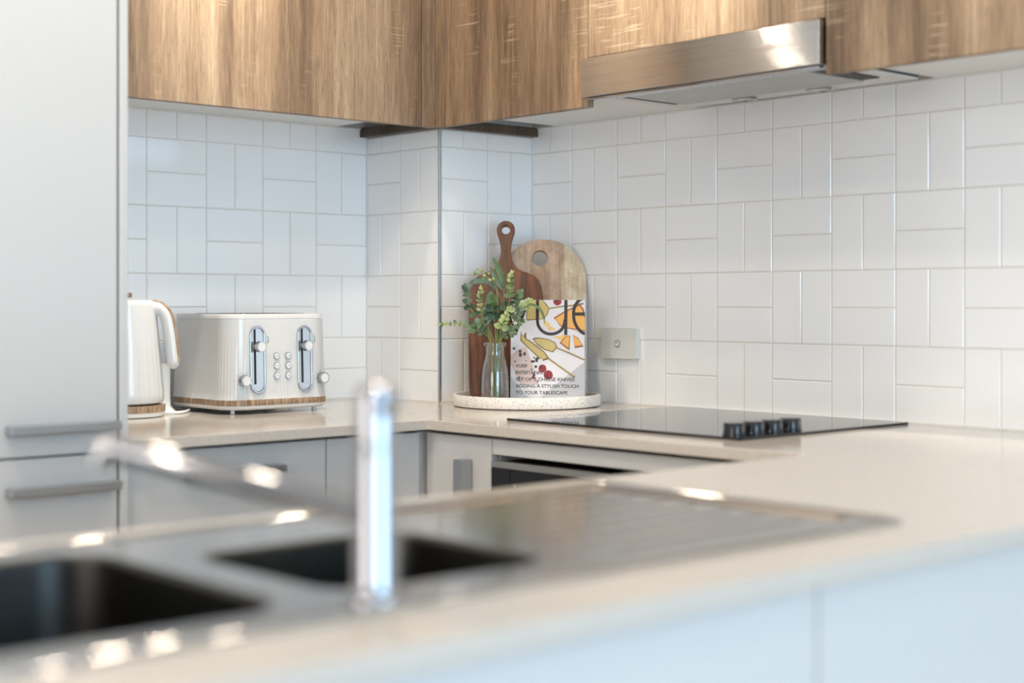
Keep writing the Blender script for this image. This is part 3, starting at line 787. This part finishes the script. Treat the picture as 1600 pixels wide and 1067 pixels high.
# acacia board; half outline from the foot up
half = [(.060, 0), (.072, .002), (.080, .008), (.0835, .018), (.0855, .05), (.0862, .12), (.0868, .18), (.0868, .225), (.0862, .243), (.083, .259), (.076, .274),
        (.066, .284), (.052, .2905), (.038, .295), (.027, .301), (.0195, .310), (.0150, .322), (.0122, .335), (.0118, .346), (.0130, .358), (.0165, .372), (.0205, .384)]
for k_ in range(0, 10):
    a_ = math.radians(-5+k_*95/9.5); half.append((.0215*math.cos(a_), .3915+.0215*math.sin(a_)))
half = [(x, z) for x, z in half if x > 1e-4]
bm = BM(); prism(bm, mirror_outline(half), [circle(0, .3915, .0102, 28)], lambda a, b: (a, 0, b), (0, .016, 0))
o = obj('cutting_board', bm, M['walnut'], bevel=.003, seg=3); o.location = (-.2301, -.4414, ZT+.0008); lean(o, 15); o.scale = (1.01, 1, 1.058)
props(o, 'dark brown wooden paddle board with a ring handle, standing behind the vase', 'cutting board')
# weathered arched board
half = [(.094, 0), (.100, .003), (.103, .010), (.1035, .20), (.1035, .280)]
for k_ in range(1, 16):
    a_ = math.radians(k_*6); half.append((.1035*math.cos(a_), .280+.098*math.sin(a_)))
bm = BM(); prism(bm, mirror_outline(half), [circle(-.007, .332, .0190, 32)], lambda a, b: (a, 0, b), (0, .014, 0))
o = obj('cutting_board', bm, M['mango'], bevel=.0015, seg=2); o.location = (-.1408, -.4751, ZT+.0008); lean(o, 15); o.scale = (.99, 1, 1.037)
props(o, 'pale weathered wooden board with an arched top and finger hole, behind the box', 'cutting board')

# ------------------------------------------------------------------ boxed cheese knives ("vue")
BW, BH, BD = .1705, .2325, .030
bx = empty('gift_box', (0, 0, 0), 0, 'printed box of cheese knives lettered vue, upright on the terrazzo tray', 'box')
bx.location = (-.1985, -.5475, ZT+.001); bx.rotation_euler = (math.radians(-3), 0, VIEW-math.radians(9))
bm = BM(); box(bm, -BW/2, BW/2, 0, BD, 0, BH); obj('carton', bm, M['p_side'], bx, bevel=.0008)
U = BW/116.5; V_ = .001464
def cv(cx_, cy_):     # cover units (117 wide, 155 tall, y down) -> local x,z
    return (-BW/2+cx_*U, BH-cy_*V_)
def g2(x, y): return (x/10.667-7, y/10.667-8)          # drawing grid of the cover
layer = [0]
def clip_poly(P):
    for ax, lim, sgn in ((0, .15, 1), (0, 116.3, -1), (1, .15, 1), (1, 154.8, -1)):
        out = []
        for i in range(len(P)):
            a, b = P[i], P[(i+1) % len(P)]; ia = (a[ax]-lim)*sgn >= 0; ib = (b[ax]-lim)*sgn >= 0
            if ia: out.append(a)
            if ia != ib:
                t_ = (lim-a[ax])/(b[ax]-a[ax]); out.append((a[0]+(b[0]-a[0])*t_, a[1]+(b[1]-a[1])*t_))
        P = out
        if not P: return []
    return P
art = BM(); art_m = ['p_base', 'p_grey', 'p_marble', 'p_gold', 'p_goldedge', 'p_cheese', 'p_rind', 'p_yellow', 'p_pink', 'p_red', 'p_plum', 'p_ink']
def apoly(pts, mname, grid=True, bmx=None):
    P = clip_poly([g2(*p) for p in pts] if grid else pts)
    if len(P) < 3: return
    layer[0] += 1; y = -.00012-layer[0]*.000006
    b_ = bmx or art
    vs = [b_.verts.new((cv(*p)[0], y, cv(*p)[1])) for p in P]
    es = [b_.edges.new((vs[i], vs[(i+1) % len(vs)])) for i in range(len(vs))]
    r = bmesh.ops.triangle_fill(b_, edges=es, use_beauty=True)
    for f_ in r['geom']:
        if isinstance(f_, bmesh.types.BMFace): f_.material_index = art_m.index(mname)
def astroke(pts, w, mname, n=6, smooth_=False, w2=None):
    P = smooth_path([(x, y, 0) for x, y in pts], n) if smooth_ else [Vector((x, y, 0)) for x, y in pts]
    for i in range(len(P)-1):
        t_ = (P[i+1]-P[i]); 
        if t_.length < 1e-6: continue
        t_.normalize(); nn_ = Vector((-t_.y, t_.x, 0))*w/2; e_ = t_*(w*.06)
        apoly([tuple(q)[:2] for q in (P[i]-nn_-e_, P[i+1]-nn_+e_, P[i+1]+nn_+e_, P[i]+nn_-e_)], mname)
def ablob(cx_, cy_, r, mname, ry=None): apoly([(cx_+r*math.cos(a)*(1+.05*math.sin(5*a)), cy_+(ry or r)*math.sin(a)) for a in [2*PI*k/20 for k in range(20)]], mname)
apoly([(60, 80), (1340, 80), (1340, 1760), (60, 1760)], 'p_base')
apoly([(60, 400), (480, 700), (60, 900)], 'p_marble')
apoly([(1340, 1090), (1340, 1760), (520, 1760), (900, 1440)], 'p_grey')
apoly([(60, 1330), (330, 1660), (470, 1760), (60, 1760)], 'p_grey')
apoly([(330, 900), (700, 900), (1330, 1100), (640, 1640), (480, 1720), (380, 1640)], 'p_marble')
apoly([(70, 1010), (250, 880), (340, 870), (420, 1080), (520, 1400), (560, 1500), (470, 1480), (240, 1480), (70, 1140)], 'p_pink')
apoly([(1300, 700), (1340, 660), (1340, 1020), (1310, 1060)], 'p_grey')
# wide cheese knife
apoly([(330, 400), (345, 250), (395, 80), (600, 80), (680, 160), (720, 225), (700, 310), (640, 400), (350, 432)], 'p_goldedge')
apoly([(345, 390), (360, 250), (410, 80), (590, 80), (660, 165), (705, 228), (685, 305), (630, 388), (350, 415)], 'p_gold')
astroke([(700, 232), (880, 200), (1120, 175), (1290, 148)], 26, 'p_goldedge'); astroke([(700, 228), (880, 194), (1120, 169)], 9, 'p_gold')
# cheese
apoly([(790, 385), (960, 280), (1120, 205), (1230, 150), (1290, 230), (1345, 420), (1355, 600), (1290, 620), (1180, 590), (1040, 560), (900, 520), (840, 430)], 'p_rind')
apoly([(820, 395), (970, 300), (1120, 228), (1225, 180), (1270, 250), (1325, 430), (1340, 595), (1190, 565), (1040, 545), (905, 505)], 'p_cheese')
apoly([(1040, 560), (1340, 605), (1340, 660), (1190, 620)], 'p_pink')
for x, y, r_ in ((690, 500, 52), (740, 560, 46), (665, 455, 34), (790, 570, 30)): ablob(x, y, r_, 'p_yellow', r_*.7)
ablob(855, 110, 68, 'p_red'); ablob(840, 95, 30, 'p_plum')
apoly([(790, 700), (1000, 655), (960, 775)], 'p_yellow')
apoly([(895, 800), (1000, 680), (1075, 680), (1060, 925)], 'p_rind'); apoly([(925, 795), (1005, 690), (1065, 690), (1045, 885)], 'p_cheese')
apoly([(1115, 665), (1210, 715), (1295, 860), (1150, 885)], 'p_rind'); apoly([(1120, 675), (1205, 725), (1275, 835), (1150, 855)], 'p_cheese')
# fork-tipped knife
apoly([(245, 600), (262, 655), (300, 685), (318, 618), (338, 650), (335, 725), (455, 800), (650, 950), (712, 1040), (735, 1068), (700, 1075), (600, 1105), (420, 935), (235, 765)], 'p_goldedge')
apoly([(250, 625), (268, 672), (305, 705), (322, 740), (445, 815), (640, 965), (690, 1045), (605, 1080), (430, 920), (255, 755)], 'p_gold')
astroke([(710, 1055), (900, 1190), (1150, 1365)], 30, 'p_goldedge'); astroke([(715, 1052), (900, 1184), (1130, 1345)], 12, 'p_gold')
# leaf-shaped knife
apoly([(440, 735), (470, 715), (560, 712), (700, 735), (825, 790), (860, 870), (785, 960), (640, 915), (520, 835)], 'p_goldedge')
apoly([(465, 745), (560, 728), (700, 750), (812, 800), (840, 868), (775, 940), (645, 898), (530, 820)], 'p_gold')
astroke([(850, 880), (1060, 965), (1330, 1085)], 26, 'p_goldedge'); astroke([(850, 874), (1060, 958), (1310, 1068)], 9, 'p_gold')
# berries, fig seeds, nuts
rr = random.Random(5)
for x, y, r_ in ((130, 895, 20), (235, 940, 26), (240, 1000, 30), (310, 985, 24), (470, 1045, 14), (520, 1080, 34), (450, 1110, 36), (500, 1195, 24), (470, 1330, 22), (460, 1375, 26), (430, 1240, 12), (335, 1095, 12), (150, 1110, 14), (220, 1375, 16), (530, 1440, 14)):
    ablob(x, y, r_, 'p_plum', r_*rr.uniform(.6, 1.3))
ablob(575, 1110, 44, 'p_marble'); 
ablob(612, 1225, 66, 'p_red'); ablob(710, 1330, 76, 'p_red'); ablob(590, 1205, 22, 'p_plum'); ablob(690, 1350, 24, 'p_plum')
art_o = obj('cover_print', art, [M[a] for a in art_m], bx)
# big letters
art = BM(); layer[0] += 4
def let(pts, w, s_=False): astroke(pts, w, 'p_ink', 8, s_)
let([(383, 60), (150, 640)], 58); let([(-80, 60), (150, 640)], 58)
ablob(150, 640, 34, 'p_ink')
let([(521, 60), (521, 420)], 52); let([(521, 415), (535, 505), (590, 590), (670, 640), (745, 652), (830, 640), (915, 590), (968, 505), (985, 415)], 50, True); let([(998, 60), (998, 665)], 52)
let([(1330, 40), (1215, 95), (1145, 200), (1126, 320), (1145, 450), (1200, 555), (1280, 630), (1375, 660)], 50, True); let([(1130, 320), (1380, 320)], 52)
obj('title_lettering', art, [M[a] for a in art_m], bx)
# small print
def text_mesh(body, x0, x1, ybase, cap):
    cu = bpy.data.curves.new('line', 'FONT'); cu.body = body; cu.size = 1.0; cu.offset = .012
    tmp = bpy.data.objects.new('line', cu); COL.objects.link(tmp)
    bpy.context.view_layer.update()
    me = bpy.data.meshes.new_from_object(tmp.evaluated_get(bpy.context.evaluated_depsgraph_get()))
    xs_ = [v.co.x for v in me.vertices]; ys_ = [v.co.y for v in me.vertices]
    bpy.data.objects.remove(tmp)
    (a0, z0), (a1, _) = cv(*g2(x0, ybase)), cv(*g2(x1, ybase))
    sx = (a1-a0)/(max(xs_)-min(xs_)); sz = cap/10.667*V_/max(.5, max(ys_))
    layer[0] += 1
    for v in me.vertices: v.co = Vector((a0+(v.co.x-min(xs_))*sx, -.00030-layer[0]*.000001, z0+v.co.y*sz))
    return me
bm = BM()
for body, x0, x1, yb in (('VUE\u00ae', 165, 355, 1208), ('ENTERTAINING', 165, 655, 1320), ('SET OF 3 CHEESE KNIVES', 165, 1148, 1432), ('ADDING A STYLISH TOUCH', 165, 1215, 1542), ('TO YOUR TABLESCAPE', 165, 1035, 1652)):
    me = text_mesh(body, x0, x1, yb, 56); bm.from_mesh(me); bpy.data.meshes.remove(me)
o = obj('small_print', bm, M['p_ink'], bx)

# ------------------------------------------------------------------ vase
VX, VY = -.3276, -.5144
va = empty('bottle_vase', (VX, VY, ZT+.001), VIEW, 'clear glass milk-bottle vase at the front of the terrazzo tray', 'vase')
po = [(.0275, 0), (.0295, .002), (.0302, .006), (.0302, .045), (.0295, .062), (.0270, .082), (.0225, .100), (.0200, .112), (.0198, .124), (.0215, .128), (.0245, .1305), (.0252, .134), (.0240, .1375)]
pi_ = [(.0215, .1375), (.0180, .134), (.0176, .112), (.0200, .100), (.0245, .082), (.0270, .062), (.0278, .045), (.0278, .008), (.024, .0055), (.010, .0045)]
bm = BM(); rg_ = lathe(bm, po+pi_, 56, cap0=True, cap1=True); obj('bottle', bm, M['glass'], va, smooth=True)

# ------------------------------------------------------------------ eucalyptus sprigs, heights in mm above the worktop, across in mm from the vase axis
PATHS = {
  'a': [(-5, 16), (-10, 141), (-24, 169), (-51, 186), (-88, 191), (-119, 189)],
  'b': [(-4, 17), (-8, 141), (-31, 191), (-54, 224), (-64, 252), (-66, 269)],
  'c': [(2, 16), (6, 155), (14, 238), (1, 269)],
  'cb': [(4, 266), (-11, 282), (-31, 286), (-51, 281), (-66, 261)],
  'd': [(1, 18), (6, 141), (21, 269)],
  'db': [(22, 272), (11, 305), (-6, 338)],
  'db2': [(18, 264), (1, 290), (-12, 318)],
  'e': [(2, 18), (5, 169), (4, 262), (-16, 292), (-45, 304)],
  'f': [(-2, 18), (-11, 155), (-26, 198), (-34, 234), (-32, 265)],
  'g': [(2, 18), (14, 169), (32, 241), (34, 276), (36, 300)],
  'h': [(1, 18), (1, 169), (-4, 212), (-8, 244)],
  'i': [(4, 18), (10, 148), (15, 186), (31, 218)],
  'j': [(5, 18), (12, 150), (45, 198), (59, 224), (74, 238)],
  'k': [(6, 18), (13, 145), (24, 169), (55, 216)],
  'kb': [(55, 216), (78, 232), (98, 224), (108, 205), (109, 188)],
  'l': [(5, 18), (13, 148), (38, 172), (59, 194)],
  'm': [(-1, 18), (4, 169), (38, 224), (55, 255)],
  'n': [(-2, 18), (-8, 150), (-19, 205), (-12, 234)],
  'o': [(3, 18), (-3, 145), (-18, 182), (-34, 192), (-48, 180)],
  'p': [(3, 18), (8, 145), (20, 190), (22, 230)],
}
def path3(key, y0, y1, z_off=0.0):
    P = PATHS[key]; n = len(P); out = []
    for i, (u, z) in enumerate(P):
        t_ = i/(n-1); w = y0+(y1-y0)*t_
        uu, zz = u/1000, z/1000-(ZT+.001-CT)
        if zz < .125:                     # keep the cut ends inside the bottle
            f_ = min(1, .0165/max(1e-6, math.hypot(uu, w))); uu *= f_; w *= f_
            if zz < .03: zz = .008
        out.append(Vector((uu, w, zz)))
    return smooth_path(out, 7)
def leaf(bm, base, d, nrm, Ln, Wd, curl=.15, mi=0):
    d = d.normalized(); side = d.cross(nrm).normalized(); nrm = side.cross(d).normalized()
    nseg = 6; rows = []
    for i in range(nseg+1):
        t_ = i/nseg; w = Wd*.5*math.sin(PI*min(1, t_*.93+.035))**.75
        c_ = base+d*(Ln*t_)-nrm*(Ln*curl*t_*t_)
        rows.append((bm.verts.new(c_-side*w+nrm*w*.25), bm.verts.new(c_), bm.verts.new(c_+side*w+nrm*w*.25)))
    for a, b in zip(rows, rows[1:]):
        for q in ((0, 1), (1, 2)):
            f_ = bm.faces.new((a[q[0]], a[q[1]], b[q[1]], b[q[0]])); f_.material_index = mi
def ribbon(bm, pts, W, mi=0, tw=(0, -1, 0)):
    rows = []; n = len(pts)
    for i, p in enumerate(pts):
        t_ = i/(n-1); w = W*.5*math.sin(PI*(t_*.94+.05))**.7
        tg = (pts[min(i+1, n-1)]-pts[max(i-1, 0)]).normalized(); sd = tg.cross(Vector(tw)).normalized(); nn_ = sd.cross(tg)
        rows.append((bm.verts.new(p-sd*w+nn_*w*.3), bm.verts.new(p), bm.verts.new(p+sd*w+nn_*w*.3)))
    for a, b in zip(rows, rows[1:]):
        for q in ((0, 1), (1, 2)): f_ = bm.faces.new((a[q[0]], a[q[1]], b[q[1]], b[q[0]])); f_.material_index = mi
def sprig(key, label, depth, spec=None, blades=(), mats=('leaf_mid', 'leaf_pale'), seed=1):
    """spec: (start, end, pairs, size0, size1, roundness)"""
    rnd = random.Random(seed); r = empty('eucalyptus_sprig', (VX, VY, ZT+.001), VIEW, label, 'sprig', 'greenery in the bottle vase')
    P = path3(key, *depth); bm = BM()
    n = len(P); tube(bm, P, [.0012-.0006*i/(n-1) for i in range(n)], 7); obj('stem', bm, M['stem'], r, smooth=True)
    bm = BM()
    if spec:
        s0, s1, pairs, z0, z1, rd = spec
        for k_ in range(pairs):
            t_ = k_/max(1, pairs-1); i = (s0+(s1-s0)*t_)*(n-1); i0 = min(n-2, int(i)); p = P[i0].lerp(P[i0+1], i-i0)
            tg = (P[i0+1]-P[i0]).normalized(); sz = z0+(z1-z0)*t_
            ref = Vector((0, -1, 0)) if k_ % 2 == 0 else (Vector((0, -1, 0)).cross(tg)*.75+Vector((0, -.8, 0)))
            sd = tg.cross(ref).normalized()
            for sg in (1, -1):
                d = sd*sg*1.0+tg*(.35+.7*t_)+Vector((rnd.uniform(-.25, .25), rnd.uniform(-.35, .15), rnd.uniform(-.2, .3)))
                nr = Vector((rnd.uniform(-.5, .5), -1, rnd.uniform(-.1, .8)))
                s_ = sz*rnd.uniform(.72, 1.08)
                leaf(bm, p, d, nr, s_, s_*rd, rnd.uniform(.0, .3), mi=1 if rnd.random() < t_*.9+.05 else 0)
        leaf(bm, P[-1], (P[-1]-P[-3]), Vector((0, -1, .3)), z1*1.1, z1*rd*.8, .05, 1)
    for bk, dp, W, mi in blades: ribbon(bm, path3(bk, *dp), W, mi)
    obj('leaves', bm, [M[mats[0]], M[mats[1]]], r, smooth='all')
    return r
F = 0.02
sprig('a', 'low eucalyptus sprig stretching sideways across the corner trim, small paired leaves', (0, -.03), (.42, .97, 10, .016, .009, .75), mats=('leaf_grey', 'leaf_pale'), seed=2)
sprig('b', 'upright dark round-leaved eucalyptus sprig at the outer edge by the column', (0, -.025), (.50, .97, 6, .019, .011, .95), mats=('leaf_dark', 'leaf_grey'), seed=3)
sprig('c', 'sprig with one long grey-green leaf arching over towards the column', (0, .015), None, (('cb', (.012, -.01), .013, 0),), ('leaf_grey', 'leaf_mid'), 4)
sprig('d', 'tallest sprig, two long pointed leaves standing up in front of the dark board', (0, .015), None, (('db', (.012, .0), .015, 0), ('db2', (.014, .006), .011, 1)), ('leaf_mid', 'leaf_grey'), 5)
sprig('f', 'pale yellow-green tipped sprig in front of the dark board, left of centre', (0, -.035), (.50, 1, 8, .014, .010, .7), mats=('leaf_mid', 'leaf_pale'), seed=6)
sprig('g', 'pale-tipped upright sprig nearest the neck of the dark board', (0, .01), (.55, 1, 8, .015, .010, .7), mats=('leaf_mid', 'leaf_pale'), seed=7)
sprig('h', 'dark round-leaved sprig in the middle of the bunch', (0, -.01), (.55, 1, 6, .020, .017, .95), mats=('leaf_dark', 'leaf_mid'), seed=8)
sprig('i', 'sprig of pale round leaves in the front of the bunch beside the box', (0, -.035), (.62, 1, 5, .019, .013, .95), mats=('leaf_pale', 'leaf_pale'), seed=9)
sprig('j', 'green sprig reaching over the top corner of the box', (0, -.01), (.50, 1, 8, .018, .012, .8), mats=('leaf_grey', 'leaf_pale'), seed=10)
sprig('k', 'sprig with one thin curved leaf hanging across the box letters', (0, -.02), (.55, .9, 3, .014, .012, .8), (('kb', (-.020, -.032), .006, 0),), ('leaf_mid', 'leaf_grey'), 11)
sprig('l', 'short grey-green sprig low against the face of the box', (0, -.03), (.60, 1, 5, .015, .009, .8), mats=('leaf_grey', 'leaf_mid'), seed=12)
sprig('m', 'dark green sprig at the back of the bunch against the dark board', (0, .02), (.50, 1, 7, .020, .014, .9), mats=('leaf_dark', 'leaf_mid'), seed=13)
sprig('n', 'short dark sprig behind the pale-tipped one', (0, .01), (.55, 1, 6, .018, .014, .9), mats=('leaf_dark', 'leaf_mid'), seed=14)
sprig('o', 'low sprig of larger folded green leaves just above the bottle mouth', (0, -.03), (.55, 1, 5, .021, .015, .8), mats=('leaf_grey', 'leaf_mid'), seed=15)
sprig('p', 'upright mid-green sprig between the dark middle and the pale tips', (0, .0), (.55, 1, 6, .018, .012, .85), mats=('leaf_mid', 'leaf_dark'), seed=16)
# budded sprig
r = empty('eucalyptus_sprig', (VX, VY, ZT+.001), VIEW, 'thin sprig of round pale buds bending over the shoulder of the dark board', 'sprig', 'greenery in the bottle vase')
P = path3('e', 0, .005); bm = BM(); tube(bm, P, [.0016-.001*i/(len(P)-1) for i in range(len(P))], 7); obj('stem', bm, M['stem'], r, smooth=True)
bm = BM()
for (u, z, s_) in ((-.045, .304, .006), (-.040, .312, .0045), (-.030, .309, .0055), (-.024, .297, .0065), (-.014, .302, .005), (-.012, .287, .006), (-.050, .299, .0045), (-.004, .290, .005), (-.028, .290, .005)):
    bmesh.ops.create_icosphere(bm, subdivisions=2, radius=s_*.72, matrix=Matrix.Translation((u, .004, z-.011)))
obj('buds', bm, M['leaf_pale'], r, smooth='all')
